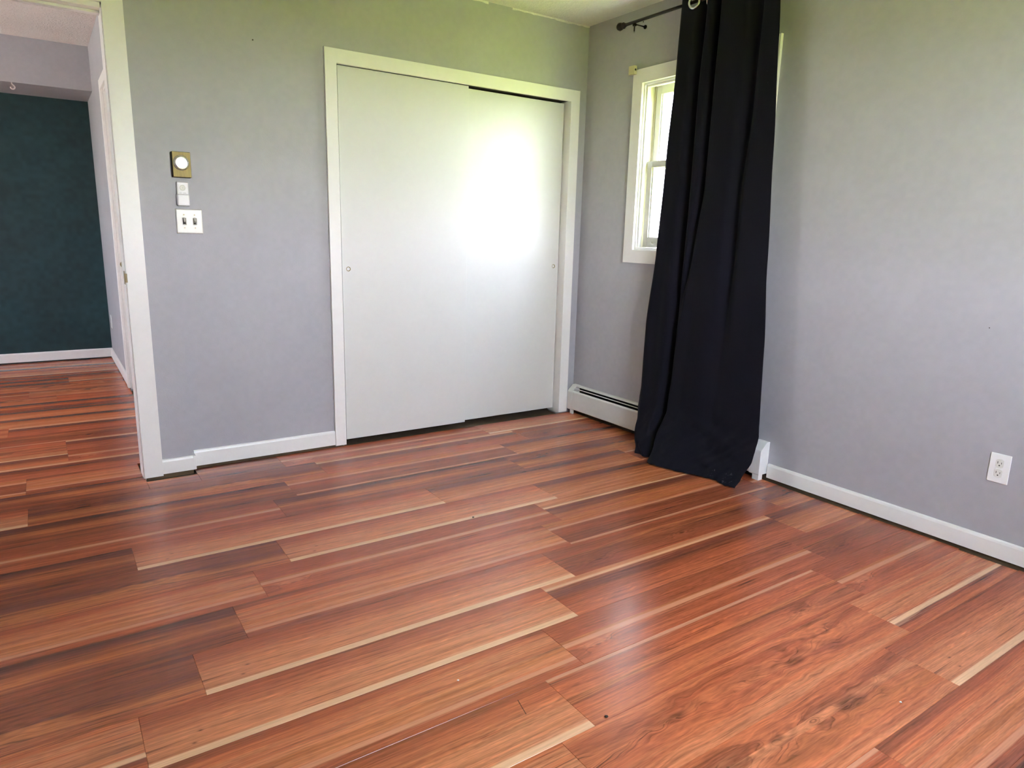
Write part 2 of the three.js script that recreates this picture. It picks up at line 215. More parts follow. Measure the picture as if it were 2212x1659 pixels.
function plankTexture(p, sd) {
  const C = Object.fromEntries(Object.entries(PAL).map(([k, c]) => [k, c.map((v) => Math.pow(v / 255, 2.2))]));
  const stops = p.st.map(([t, k]) => [t, C[k]]);
  const grad = (t) => {
    if (t <= 0) return stops[0][1]; if (t >= 1) return stops[stops.length - 1][1];
    let i = 1; while (stops[i][0] < t) i++;
    const [a, ca] = stops[i - 1], [b, cb] = stops[i], k = (t - a) / (b - a); return [ca[0] + (cb[0] - ca[0]) * k, ca[1] + (cb[1] - ca[1]) * k, ca[2] + (cb[2] - ca[2]) * k];
  };
  return tex(1280, 224, (u, v) => {
    const s = u * LEN, t = 1 - v;
    let w = (vn(s * 2.2, t * 3.1, sd) - 0.5) * 2 * p.wave + (vn(s * 9, t * 8, sd + 1) - 0.5) * p.wave * 0.5;
    let ring = 0, kd = 0;
    for (const [ks, kt, kr] of p.knots ?? []) {
      const dx = (s - ks) / (kr * 2.4), dy = (t - kt) * ROW / (kr * 0.75), d2 = dx * dx + dy * dy, e = Math.exp(-d2 * 1.3);
      w += Math.sign(dy) * e * 0.16 + e * (vn(s * 25, t * 9, sd + 7) - 0.5) * 0.12;
      const d = Math.sqrt(d2) * (1 + 0.35 * (vn(s * 14, t * 5, sd + 8) - 0.5));
      ring += e * Math.sin(d * 17) * 0.16; kd += Math.exp(-d2 * 16) * 0.35;
    }
    let edge = 1, lo = 0, hi = 1;                                 // sapwood stripes stay straight
    for (const [a, b] of p.straight ?? []) { if (t >= a && t <= b) edge = 0; else if (t < a) hi = Math.min(hi, a); else lo = Math.max(lo, b); }
    const fib = (vn(s * 1.8, t * 17, sd + 13) - 0.5) * 0.13 + (vn(s * 5, t * 52, sd + 14) - 0.5) * 0.09 + (vn(s * 14, t * 140, sd + 15) - 0.5) * 0.05;
    const tt = t + w + fib;
    let c = grad(edge ? Math.max(lo, Math.min(tt, hi)) : t + w * 0.04 + fib * 0.04);
    for (const [a, b, rs, rt, am, k] of p.sm) {
      const d = ((s - a) / rs) ** 2 + ((t + w * 0.6 - b) / rt) ** 2; if (d > 5) continue;
      const e = Math.exp(-d) * am * Math.min(1, 0.35 + 1.3 * vn(s * 7, t * 42, sd + 3)) * (edge ? 1 : 0.25), q = C[k];
      c = [c[0] + (q[0] - c[0]) * e, c[1] + (q[1] - c[1]) * e, c[2] + (q[2] - c[2]) * e];
    }
    const calm = edge ? 1 : 0.35;
    const st1 = vn(s * 3.5, (t + w) * 26, sd + 4) - 0.5, st2 = vn(s * 11, (t + w * 0.7) * 85, sd + 5) - 0.5, st3 = vn(s * 60, t * 120, sd + 6) - 0.5;
    let k = 1 + calm * (0.28 * st1 + 0.42 * st2 + 0.26 * st3) - ring - kd;
    const th = vn(s * 5, (t + w * 1.2) * 60, sd + 9); if (th > 0.7) k -= (th - 0.7) * 2.4 * calm * vn(s * 1.7, t * 6, sd + 10);   // thin dark pores
    if (p.flecks) { const f = vn(s * 26 + t * 12, t * 34 - s * 3, sd + 11), e = Math.exp(-(((t + w - p.flecks - 0.05 * Math.sin(s * 9)) / 0.07) ** 2)); if (f > 0.66) k += (f - 0.66) * 1.3 * e; else if (f < 0.3) k -= (0.3 - f) * 0.9 * e; }
    for (const [a, b] of p.pits ?? []) { const d = ((s - a - (t - b) * 0.05) / 0.007) ** 2 + ((t - b) / 0.016) ** 2; if (d < 3) k *= 1 - 0.75 * Math.exp(-d * 1.5); }
    if (p.crack) { const d = Math.abs(s - 1.122 + (t - 0.25) * 0.047); if (d < 0.0011 && t > 0.13 && t < 0.4) k *= 0.15; }
    const r = 1 + 0.10 * (vn(s * 1.3, t * 4, sd + 12) - 0.5);
    return [c[0] * k * r, c[1] * k, c[2] * k * (2 - r)].map((x) => Math.pow(Math.max(0, x), 1 / 2.2));
  }, { srgb: true });
}
const plankMat = {};
Object.keys(PRINTS).forEach((k, i) => { const m = plankTexture(PRINTS[k], 300 + (k === 'cracked' ? 0 : i) * 20); plankMat[k] = std({ map: m, roughness: 0.25 }); });
const floor = grp('floor');
mesh('subfloor', bx(-6.2, 0, -0.13, -0.012, -3.56, 3.95), M.subfloor, floor);
mesh('sole_plate', bx(0, 0.14, -0.13, 0.028, -3.7, 4.09), M.subfloor, floor); mesh('sole_plate', bx(-2.461, CL.x0, -0.012, 0.028, -0.115, 0), M.subfloor, floor); mesh('sole_plate', bx(D1.x1, -2.461, -0.012, 0.028, -0.07, 0.05), M.subfloor, floor);
const TH = 0.0115;
function plankGeo(x0, x1, z0, z1, u0, lip = 0) {
  const b = 0.0007, g = 0.0002; x0 += g; x1 -= g; z0 += g; z1 -= g;
  const y = lip, P = [], U = [], I = [];
  const top = [[x0 + b, y, z0 + b], [x1 - b, y, z0 + b], [x1 - b, y, z1 - b], [x0 + b, y, z1 - b]], mid = [[x0, y - b, z0], [x1, y - b, z0], [x1, y - b, z1], [x0, y - b, z1]], bot = mid.map(([a, , c]) => [a, -TH, c]);
  const quad = (a, c, d, e) => { const n = P.length / 3; for (const q of [a, c, d, e]) { P.push(...q); U.push((q[0] - u0) / LEN, 1 - (q[2] - Math.floor((z0 + 0.01) / ROW) * ROW) / ROW); } I.push(n, n + 2, n + 1, n, n + 3, n + 2); };
  quad(...top);
  for (let i = 0; i < 4; i++) { const j = (i + 1) % 4; quad(top[j], top[i], mid[i], mid[j]); quad(mid[j], mid[i], bot[i], bot[j]); }
  const G = new THREE.BufferGeometry(); G.setAttribute('position', new THREE.Float32BufferAttribute(P, 3)); G.setAttribute('uv', new THREE.Float32BufferAttribute(U, 2)); G.setIndex(I); const N = G.toNonIndexed(); N.computeVertexNormals(); return N;
}
// joints read off the photograph: row -> x of one end joint, prints of the boards left to right of it
const ROWS = {
  0: [-2.05, { '-1': 'smoky', 0: 'midstripe' }], 1: [-3.14, { '-1': 'light', 0: 'knotty', 1: 'paletop', 2: 'browneye' }], 2: [-2.12, { '-1': 'smoky', 0: 'doubleline', 1: 'halfgold' }], 3: [-2.23, { '-1': 'midstripe', 0: 'smoky', 1: 'knotty' }],
  4: [-2.813, { '-1': 'smoky', 0: 'light', 1: 'halfgold' }], 5: [-2.335, { '-1': 'knotty', 0: 'light', 1: 'halfgold' }], 6: [-2.473, { '-1': 'streaky', 0: 'midstripe', 1: 'goldtop' }],
  7: [-2.587, { '-1': 'smoky', 0: 'streaky', 1: 'doubleline' }], 8: [-2.741, { '-1': 'knotty', 0: 'light', 1: 'browneye', 2: 'knotty' }], 9: [-2.90, { '-1': 'sunny', 0: 'light', 1: 'paletop', 2: 'halfgold' }],
  10: [-3.05, { '-1': 'browneye', 0: 'streaky', 1: 'midstripe', 2: 'browneye' }], 11: [-3.19, { '-1': 'knotty', 0: 'cracked', 1: 'topstripe', 2: 'midstripe' }],
  12: [-2.06, { '-1': 'sunny', 0: 'burl', 1: 'sunny' }], 13: [-2.22, { '-1': 'streaky', 0: 'swirl', 1: 'light' }], 14: [-2.66, { '-1': 'burl', 0: 'topstripe', 1: 'streaky', 2: 'light' }],
};
const names = Object.keys(PRINTS).filter((n) => n !== 'cracked');
for (let k = -17; k <= 20; k++) {
  const z0 = k * ROW, z1 = Math.min(z0 + ROW, 3.95);
  let [jx, pr] = ROWS[k] ?? [-rnd() * LEN - LEN, {}];
  const xmin = k < 0 ? -6.2 : -3.78, xmax = k < 0 ? XS - 0.004 : -0.014 - 0.02 * rnd();
  const i0 = Math.floor((xmin - jx) / LEN), i1 = Math.ceil((xmax - jx) / LEN);
  for (let i = i0; i < i1; i++) {
    const a = jx + i * LEN, b = a + LEN, xa = Math.max(a, xmin), xb = Math.min(b, xmax); if (xb - xa < 0.01) continue;
    const mat = plankMat[pr[i] ?? names[Math.floor(rnd() * names.length)]];
    const add = (p, q, zs, ze, lip = 0) => q - p > 0.005 && mesh('plank', plankGeo(p, q, zs, ze, a, lip), mat, floor);
    if (k === 0) {                                               // cut round the door casing and the wall step
      add(Math.max(xa, -2.452), xb, 0.016, z1);
      const q = Math.min(xb, -2.452); add(Math.max(xa, -2.676), q, 0.104, z1); add(xa, Math.min(q, -2.676), 0.018, z1);
    } else if (k === -1) { add(xa, Math.min(xb, D1.x0), z0, -0.075); add(Math.max(xa, D1.x0 + 0.02), Math.min(xb, D1.x1 - 0.012), z0, 0.0165, 0.0015); }
    else add(xa, xb, z0, z1);
  }
}
tag(floor, 'reddish brown laminate plank floor with pale sapwood stripes', 'floor', 'structure');

// ------------------------------------------------------------------ baseboards
const prof = (h, d) => [[0, 0.012], [d, 0.012], [d, h - 0.012], [d * 0.82, h - 0.004], [d * 0.5, h], [0, h]];   // (out from wall, up)
const alongZ = (p, x, z0, z1) => extrude(p.map(([o, y]) => [x - o, y]).reverse(), 'z', z0, z1);
const alongX = (p, z, x0, x1) => extrude(p.map(([o, y]) => [z + o, y]), 'x', x0, x1);
tag(mesh('baseboard_right', alongZ(prof(0.085, 0.013), 0, 1.6, 3.95), M.trim), 'white baseboard along the window wall under the outlet', 'baseboard', 'structure');
{
  const g = grp('baseboard_back');
  mesh('board', alongX(prof(0.093, 0.013), 0, -2.448, -1.716), M.trim, g);
  mesh('board', alongX(prof(0.084, 0.013), 0.05, -2.601, -2.4605), M.trim, g);
  mesh('return_piece', rb(-2.461, -2.448, 0.012, 0.084, 0.0005, 0.063, 0.0015), M.trim, g);
  mesh('board', alongX(prof(0.085, 0.013), 0.05, -3.78, -3.54), M.trim, g);
  tag(g, 'white baseboard stepping forward between doorway casing and closet casing', 'baseboard', 'structure');
}
tag(mesh('baseboard_hall_far', alongX(prof(0.09, 0.013), ZT, -6.2, XS), M.trim), 'white baseboard below the dark teal hall wall', 'baseboard', 'structure');
tag(mesh('baseboard_hall_side', alongZ(prof(0.09, 0.013), XS, ZT + 0.013, -2.124), M.trim), 'white baseboard on the hall side wall, receding to the corner', 'baseboard', 'structure');

// ------------------------------------------------------------------ closet: casing, jambs, two sliding doors
function mitred(pts, axis, at, d, mat, parent) {                 // flat casing board from a quad, eased edges
  const b = 0.0015; const g = extrude(pts, 'z', 0, d, b); if (axis === 'x') g.applyMatrix4(new THREE.Matrix4().set(0, 0, -1, at, 0, 1, 0, 0, 1, 0, 0, 0, 0, 0, 0, 1)); else g.translate(0, 0, at);
  return mesh('casing', metreUV(g), mat, parent);
}
{
  const g = grp('trim_1'), o = { l: -1.7144, r: -0.066, t: 2.09 }, i = { l: -1.655, r: -0.133, t: 2.023 };
  mitred([[o.l, 0.008], [i.l, 0.008], [i.l, i.t], [o.l, o.t]], 'z', 0.0, 0.018, M.trim, g);
  mitred([[i.r, 0.008], [o.r, 0.008], [o.r, o.t], [i.r, i.t]], 'z', 0.0, 0.018, M.trim, g);
  mitred([[i.l, i.t], [i.r, i.t], [o.r, o.t], [o.l, o.t]], 'z', 0.0, 0.018, M.trim, g);
  mesh('jamb', bx(CL.x0, i.l - 0.004, 0, CL.y1, -0.115, 0.001), M.trim, g);
  mesh('jamb', bx(i.r + 0.002, CL.x1, 0, CL.y1, -0.115, 0.001), M.trim, g);
  mesh('head_jamb', bx(i.l - 0.004, i.r + 0.002, 2.029, CL.y1, -0.115, 0.001), M.trim, g);
  tag(g, 'white flat casing around the double sliding closet doors', 'trim', 'structure');
  const slide = (n, x0, x1, y0, y1, z0, px, py, label) => {
    const d = grp(n); mesh('slab', rb(x0, x1, y0, y1, z0 - 0.032, z0, 0.0015), M.closet, d);
    const pull = mesh('finger_pull', new THREE.LatheGeometry([[0.0095, 0.0], [0.0125, 0.0012], [0.0125, 0.002], [0.0115, 0.0022], [0.0095, 0.0008], [0.0085, -0.006], [0, -0.007]].map(([a, b]) => new THREE.Vector2(a, b)), 24).rotateX(Math.PI / 2).translate(px, py, z0 + 0.0004), M.brass, d);
    pull.userData.label = 'small round brass finger pull';
    tag(d, label, 'closet door', 'structure');
  };
  slide('door_1', -1.641, -0.862, 0.027, 2.021, -0.012, -1.607, 0.99, 'left white sliding closet door, in front of its neighbour');
  slide('door_2', -0.90, -0.137, 0.027, 2.016, -0.05, -0.177, 0.998, 'right white sliding closet door, set behind its neighbour');
  mesh('head_track', bx(-1.65, -0.14, 2.0235, 2.0285, -0.09, -0.004), M.fins, g);
}

// ------------------------------------------------------------------ bedroom doorway
{
  const g = grp('trim_2'), xo = -2.6, xi = -2.678, xl = -3.475, xll = -3.535, t = 2.165, ti = 2.1, zf = 0.05;
  mitred([[xi, 0.006], [xo, 0.006], [xo, t], [xi, ti]], 'z', zf, 0.017, M.trim, g);
  mitred([[xll, 0.006], [xl, 0.006], [xl, ti], [xll, t]], 'z', zf, 0.017, M.trim, g);
  mitred([[xl, ti], [xi, ti], [xo, t], [xll, t]], 'z', zf, 0.017, M.trim, g);
  mesh('jamb', rb(-2.683, -2.6725, -0.008, 2.092, -0.072, 0.052, 0.0015), M.trim, g);
  mesh('jamb', rb(-3.4695, -3.45, -0.008, 2.092, -0.072, 0.052, 0.0015), M.trim, g);
  mesh('head_jamb', rb(-3.45, -2.683, 2.078, 2.104, -0.072, 0.052, 0.0015), M.trim, g);
  mesh('door_stop', rb(-3.45, -3.4385, -0.006, 2.078, -0.035, 0.002, 0.002), M.trim, g);
  mesh('door_stop', rb(-3.4385, -2.683, 2.0665, 2.078, -0.035, 0.002, 0.002), M.trim, g);
  const sp = mesh('strike_plate', merge([rb(-2.685, -2.6828, 0.93, 0.99, 0.012, 0.05, 0.0008), cyl(0.006, 0.04, 'y', -2.6815, 0.96, 0.066, 12)]), M.tarnish, g); sp.userData.label = 'brass strike plate with curved lip';
  // hall-side casing
  mesh('casing', rb(-2.668, xo, 0.006, t, -0.087, -0.07, 0.002), M.trim, g);
  mesh('casing', rb(xll, xl, 0.006, t, -0.087, -0.07, 0.002), M.trim, g);
  mesh('casing', rb(xl, xi, ti, t, -0.087, -0.07, 0.002), M.trim, g);
  tag(g, 'white door casing and jamb of the open bedroom doorway', 'trim', 'structure');
}
// doorway in the hall's side wall
{
  const g = grp('trim_3'), z0 = HD.z0, z1 = HD.z1;
  mesh('casing', rb(XS - 0.018, XS, 0.012, 2.15, z0 - 0.062, z0 + 0.004, 0.003), M.trim, g);
  mesh('casing', rb(XS - 0.018, XS, 0.012, 2.15, z1 - 0.004, z1 + 0.062, 0.003), M.trim, g);
  mesh('casing', rb(XS - 0.018, XS, 2.085, 2.15, z0 + 0.004, z1 - 0.004, 0.003), M.trim, g);
  mesh('jamb', rb(XS + 0.0005, XS + 0.115, 0.004, HD.y1, z0, z0 + 0.018, 0.001), M.trim, g);
  mesh('jamb', rb(XS + 0.0005, XS + 0.115, 0.004, HD.y1, z1 - 0.018, z1, 0.001), M.trim, g);
  mesh('head_jamb', rb(XS + 0.0005, XS + 0.115, HD.y1 - 0.018, HD.y1, z0 + 0.018, z1 - 0.018, 0.001), M.trim, g);
  const sp = mesh('strike_plate', rb(XS + 0.012, XS + 0.04, 0.86, 0.92, z0 + 0.017, z0 + 0.02, 0.001), M.tarnish, g); sp.userData.label = 'small brass strike plate';
  tag(g, 'white casing of another doorway along the hall side wall', 'trim', 'structure');
  const d = grp('door_3'); mesh('slab', rb(XS + 0.075, XS + 0.11, 0.012, HD.y1 - 0.02, z0 + 0.02, z1 - 0.02, 0.002), M.trim, d);
  mesh('knob', new THREE.SphereGeometry(0.027, 20, 14).translate(XS + 0.025, 0.92, z0 + 0.09), M.brass, d);
  mesh('knob_stem', cyl(0.012, 0.05, 'x', XS + 0.053, 0.92, z0 + 0.09), M.brass, d);
  tag(d, 'white closed door in the hall side wall, hidden behind the casing', 'door', 'structure');
}

// ------------------------------------------------------------------ windows
function buildWindow(name, w, h, label, upper) {                 // local frame: opening 0..w along X, 0..h up, z 0 = room face of wall, -z outwards
  const g = grp(name), c = 0.072;
  const cas = (pts) => mitred(pts, 'z', 0, 0.018, M.trim, g);
  cas([[-c, -c], [0.004, 0.004], [0.004, h - 0.004], [-c, h + c]].map(([a, b]) => [a, b]));
  cas([[w - 0.004, 0.004], [w + c, -c], [w + c, h + c], [w - 0.004, h - 0.004]]);
  cas([[0.004, h - 0.004], [w - 0.004, h - 0.004], [w + c, h + c], [-c, h + c]]);
  cas([[-c, -c], [w + c, -c], [w - 0.004, 0.004], [0.004, 0.004]]);
  const box = (n, m, p, ...a) => mesh(n, rb(...a, 0.0015), m, p);
  // stepped jamb lining
  box('jamb', M.trim, g, 0, 0.016, 0, h, -0.14, 0); box('jamb', M.trim, g, w - 0.016, w, 0, h, -0.14, 0); box('head_jamb', M.trim, g, 0.016, w - 0.016, h - 0.016, h, -0.14, 0); box('sill', M.trim, g, 0.016, w - 0.016, 0, 0.02, -0.15, 0);
  box('stop', M.trim, g, 0.016, 0.028, 0.02, h - 0.016, -0.035, -0.008); box('stop', M.trim, g, w - 0.028, w - 0.016, 0.02, h - 0.016, -0.035, -0.008); box('stop', M.trim, g, 0.028, w - 0.028, h - 0.028, h - 0.016, -0.035, -0.008);
  // side tracks of the upper sash
  for (const x of [0.016, w - 0.028]) { box('track', M.liner, g, x, x + 0.012, 0.02, h - 0.016, -0.11, -0.075); box('track', M.liner, g, x, x + 0.004, 0.02, h - 0.016, -0.075, -0.036); }
  const mid = h * 0.525;
  const sash = (n, y0, y1, z0, z1, bot, top) => {
    const s = new THREE.Group(); s.name = n; g.add(s); const x0 = 0.03, x1 = w - 0.03, st = 0.038;
    box('stile', M.sash, s, x0, x0 + st, y0, y1, z0, z1); box('stile', M.sash, s, x1 - st, x1, y0, y1, z0, z1);
    box('rail', M.sash, s, x0 + st, x1 - st, y0, y0 + bot, z0, z1); box('rail', M.sash, s, x0 + st, x1 - st, y1 - top, y1, z0, z1);
    box('glazing_bead', M.trim, s, x0 + st, x0 + st + 0.008, y0 + bot, y1 - top, z1 - 0.016, z1 - 0.008); box('glazing_bead', M.trim, s, x1 - st - 0.008, x1 - st, y0 + bot, y1 - top, z1 - 0.016, z1 - 0.008);
    const zc = (z0 + z1) / 2; mesh('pane', bx(x0 + st, x1 - st, y0 + bot, y1 - top, zc - 0.0015, zc + 0.0015), M.glass, s).castShadow = false;
    return s;
  };
  sash('upper_sash', mid - 0.02, h - 0.018, -0.108, -0.08, 0.034, 0.045);
  const lo = sash('lower_sash', 0.022, mid + 0.016, -0.07, -0.04, 0.06, 0.036);
  for (const x of [0.12, w - 0.12]) mesh('sash_lift', new THREE.TorusGeometry(0.014, 0.004, 8, 18, Math.PI).rotateZ(Math.PI).translate(x, 0.055, -0.036), M.trim, lo);
  tag(g, label, 'window', 'structure'); return g;
}
{
  const w1 = buildWindow('window_1', W1.z1 - W1.z0, W1.y1 - W1.y0, 'white double hung window half hidden by the black curtain');
  w1.position.set(0, W1.y0, W1.z0); w1.rotation.y = -Math.PI / 2;             // local +z -> room side (-x), local x -> +z
  const w2 = buildWindow('window_2', W2.x1 - W2.x0, W2.y1 - W2.y0, 'white double hung window behind the camera');
  w2.position.set(W2.x1, W2.y0, 3.95); w2.rotation.y = Math.PI;
  const w3 = buildWindow('window_3', W3.z1 - W3.z0, W3.y1 - W3.y0, 'white double hung window at the hidden end of the hall');
  w3.position.set(-6.2, W3.y0, W3.z1); w3.rotation.y = Math.PI / 2;
}

// ------------------------------------------------------------------ baseboard heater
{
  const g = grp('baseboard_heater');
  const capP = [[0, 0.03], [-0.064, 0.03], [-0.066, 0.034], [-0.066, 0.152], [-0.0635, 0.158], [-0.026, 0.193], [-0.02, 0.196], [0, 0.196]];
  const cap = (z0, z1, m) => mesh('end_cap', extrude(capP.map(([a, b]) => [a, b]).reverse(), 'z', z0, z1, 0.0012), m, g);
  cap(0.024, 0.075, M.heater); cap(1.53, 1.592, M.heaterWhite);
  mesh('hood', extrude([[0, 0.1955], [-0.02, 0.1955], [-0.026, 0.1925], [-0.0315, 0.1872], [-0.03, 0.1857], [-0.025, 0.1905], [-0.02, 0.1935], [0, 0.1935]], 'z', 0.075, 1.53), M.heater, g);
  mesh('damper', extrude([[-0.0422, 0.1776], [-0.0455, 0.1745], [-0.044, 0.173], [-0.0407, 0.176]], 'z', 0.075, 1.53), M.heaterWhite, g);
  mesh('front_panel', extrude([[-0.0575, 0.163], [-0.063, 0.158], [-0.066, 0.152], [-0.066, 0.036], [-0.06, 0.031], [-0.06, 0.034], [-0.0635, 0.038], [-0.0635, 0.151], [-0.061, 0.156], [-0.056, 0.1605]], 'z', 0.075, 1.53), M.heater, g);
  mesh('back_plate', bx(-0.003, 0, 0.02, 0.194, 0.03, 1.59), M.fins, g);
  mesh('fin_element', bx(-0.054, -0.008, 0.05, 0.13, 0.09, 1.52), M.fins, g);
  mesh('foot', rb(-0.062, -0.05, 0.0, 0.032, 0.05, 0.078, 0.001), M.heaterWhite, g); mesh('foot', rb(-0.062, -0.03, 0.0, 0.032, 1.55, 1.588, 0.001), M.heaterWhite, g);
  tag(g, 'long white metal baseboard heater under the curtained window', 'heater');
}

// ------------------------------------------------------------------ curtain, rod, old bracket
const lerpList = (a, v) => { let i = 1; while (i < a.length - 1 && a[i][0] > v) i++; const [v0, ...A] = a[i - 1], [v1, ...B] = a[i], k = Math.min(1, Math.max(0, (v0 - v) / (v0 - v1))), q = k * k * (3 - 2 * k) * 0.5 + k * 0.5; return A.map((x, c) => x + (B[c] - x) * q); };
{
  // height -> standoff x, left z, right z
  const E = [[2.435, -0.105, 0.842, 1.475], [2.1, -0.10, 0.828, 1.498], [1.6, -0.10, 0.80, 1.532], [1.1, -0.105, 0.779, 1.565], [0.7, -0.12, 0.752, 1.6], [0.45, -0.135, 0.762, 1.615], [0.25, -0.16, 0.785, 1.638], [0.12, -0.20, 0.83, 1.636], [0.05, -0.245, 0.885, 1.625], [0.0, -0.275, 0.95, 1.612]];
  const V = [ // valleys: [height, z, depth, width]
    [[2.44, 1.012, 0.062, 0.024], [1.95, 0.985, 0.06, 0.026], [1.36, 0.982, 0.058, 0.028], [0.99, 0.98, 0.055, 0.026], [0.34, 0.984, 0.07, 0.024], [0.12, 1.0, 0.075, 0.024], [0, 1.06, 0.05, 0.026]],
    [[2.44, 1.11, 0.062, 0.02], [1.86, 1.1, 0.052, 0.02], [1.47, 1.096, 0.042, 0.02], [1.09, 1.06, 0.03, 0.018], [0.86, 1.028, 0.015, 0.016], [0.7, 1.02, 0, 0.016], [0, 1.02, 0, 0.016]],
    [[2.44, 1.356, 0.058, 0.03], [1.79, 1.348, 0.05, 0.032], [1.46, 1.325, 0.045, 0.034], [1.06, 1.33, 0.038, 0.034], [0.77, 1.327, 0.022, 0.04], [0.5, 1.33, 0.01, 0.05], [0, 1.36, 0.004, 0.05]],
    [[2.44, 0.88, 0.0, 0.03], [1.4, 0.87, 0.004, 0.04], [0.6, 0.86, 0.012, 0.04], [0.2, 0.87, 0.01, 0.04], [0, 0.9, 0, 0.04]]];
  const NU = 170, NV = 240, P = [], U = [], I = [], th = 0.0018;
  const at = (u, y) => {
    const [x, zl, zr] = lerpList(E, y), z = zl + (zr - zl) * u; let dx = 0;
    for (const L of V) { const [c, d, w] = lerpList(L, y); dx += d * Math.exp(-(((z - c) / w) ** 2)); }
    dx += 0.028 * Math.exp(-(((z - zl) / 0.02) ** 2)) * Math.min(1, y * 3) - 0.03 * u * Math.min(1, y);
    dx -= 0.012 * Math.sin(Math.PI * Math.min(1, Math.max(0, (z - 1.12) / 0.22))) * (y > 0.4 ? 1 : y / 0.4);
    const low = Math.max(0, 1 - y / 0.32), br = low * low;
    dx -= br * 0.105 * Math.exp(-(((u - 0.33) / 0.26) ** 2));                                              // foot kicked out into the room
    dx += low * 0.022 * (vn(u * 7 + y * 10, y * 22 + u * 5, 401) - 0.5) * 2 + low * 0.016 * (vn(u * 16, y * 40 - u * 22, 402) - 0.5);   // crumpled hem
    dx += 0.004 * (vn(u * 12, y * 3, 403) - 0.5);
    dx *= y > 2.3 ? 1 : 1;
    return [Math.min(x + dx, y < 0.21 ? -0.074 : -0.022), y + 0.008, z];
  };
  const ys = Array.from({ length: NV + 1 }, (_, j) => (j < 60 ? 2.435 - 0.12 * j / 60 : 2.315 * (1 - (j - 60) / (NV - 60)) ** 1.12));
  const G = [0.957, 1.036, 1.15, 1.31, 1.41].map((z) => { const y = 2.366, [, zl, zr] = lerpList(E, y), u = (z - zl) / (zr - zl), p = new THREE.Vector3(...at(u, y)), a = new THREE.Vector3(...at(u + 0.03, y)).sub(new THREE.Vector3(...at(u - 0.03, y))).normalize(), n = new THREE.Vector3(-a.z, 0, a.x).normalize(); if (n.x > 0) n.negate(); return { p, n }; });
  for (const side of [0, 1]) for (let j = 0; j <= NV; j++) for (let i = 0; i <= NU; i++) { const q = at(i / NU, ys[j]); P.push(q[0] + side * th, q[1], q[2]); U.push(i / NU * 1.32, q[1]); }
  const n = (NU + 1) * (NV + 1), id = (s, i, j) => s * n + j * (NU + 1) + i;
  for (let j = 0; j < NV; j++) for (let i = 0; i < NU; i++) { const a = id(0, i, j), b = id(0, i + 1, j), c = id(0, i + 1, j + 1), d = id(0, i, j + 1); const m = new THREE.Vector3((P[3 * a] + P[3 * c]) / 2, (P[3 * a + 1] + P[3 * c + 1]) / 2, (P[3 * a + 2] + P[3 * c + 2]) / 2); if (G.some((g) => g.p.distanceTo(m) < 0.0265)) continue; I.push(a, d, b, b, d, c); const [e, f, g2, h] = [a, b, c, d].map((q) => q + n); I.push(e, f, h, f, g2, h); }
  for (let j = 0; j < NV; j++) for (const i of [0, NU]) { const a = id(0, i, j), b = id(0, i, j + 1), c = a + n, d = b + n; i ? I.push(a, b, c, b, d, c) : I.push(a, c, b, b, c, d); }
  for (let i = 0; i < NU; i++) for (const j of [0, NV]) { const a = id(0, i, j), b = id(0, i + 1, j), c = a + n, d = b + n; j ? I.push(a, c, b, b, c, d) : I.push(a, b, c, b, d, c); }
  const geo = new THREE.BufferGeometry(); geo.setAttribute('position', new THREE.Float32BufferAttribute(P, 3)); geo.setAttribute('uv', new THREE.Float32BufferAttribute(U, 2)); geo.setIndex(I); geo.computeVertexNormals();
  const marks = []; // dried white paint flecks on the cloth: [u(m), height, size]
  const zu = (z, y) => { const [, zl, zr] = lerpList(E, y); return (z - zl) / (zr - zl) * 1.32; };
  for (const [y, z, s, c] of [[2.014, 1.438, 0.006, 2], [1.954, 1.455, 0.008, 4], [1.9, 1.462, 0.005, 3], [1.022, 1.395, 0.009, 3], [0.13, 1.62, 0.008, 3], [0.03, 1.56, 0.03, 26], [0.03, 1.46, 0.025, 14]]) for (let q = 0; q < c; q++) marks.push([zu(z, y) + (rnd() - 0.5) * s * 3.4, y + 0.008 + (rnd() - 0.5) * s * 1.6, 0.0009 + rnd() * rnd() * s * 0.16]);
  const cw = 1024, ch = 2048, cloth = tex(cw, ch, (u, v) => {
    const m = 1.32 * u, y = 2.45 * v, w = 0.9 + 0.2 * vn(u * 512, v * 24, 411) * vn(u * 30, v * 1000, 412) + 0.08 * vn(u * 20, v * 40, 413); let k = 0;
    for (const [a, b, r] of marks) { const dx = (m - a) / r, dy = (y - b) / r, d = dx * dx * 0.7 + dy * dy; if (d < 1.6) k = Math.max(k, (1.6 - d) * 0.7 * vn(m * 900, y * 900, 414)); }
    k = Math.min(0.5, k); return [0.075 * w * (1 - k) + 0.45 * k, 0.073 * w * (1 - k) + 0.45 * k, 0.096 * w * (1 - k) + 0.47 * k];
  }, { srgb: true, repeat: [1 / 1.32, 1 / 2.45] });
  const clothMat = new THREE.MeshPhysicalMaterial({ map: cloth, roughness: 0.85, specularIntensity: 0.35, specularColor: new THREE.Color(0.7, 0.7, 1), side: THREE.DoubleSide });
  const g = grp('curtain'); mesh('panel', geo, clothMat, g);
  for (const { p, n } of G) {
    const r = mesh('grommet', new THREE.TorusGeometry(0.0285, 0.006, 10, 36).scale(1, 1, 0.75), M.ring, g); r.position.copy(p).addScaledVector(n, 0.002); r.quaternion.setFromUnitVectors(new THREE.Vector3(0, 0, 1), n); r.userData.label = 'silver metal ring';
  }
  tag(g, 'long black blackout curtain hanging over the window to the floor', 'curtain');

  const r = grp('curtain_rod');
  mesh('pole', cyl(0.0085, 1.36, 'z', -0.085, 2.384, 1.1), M.rod, r);
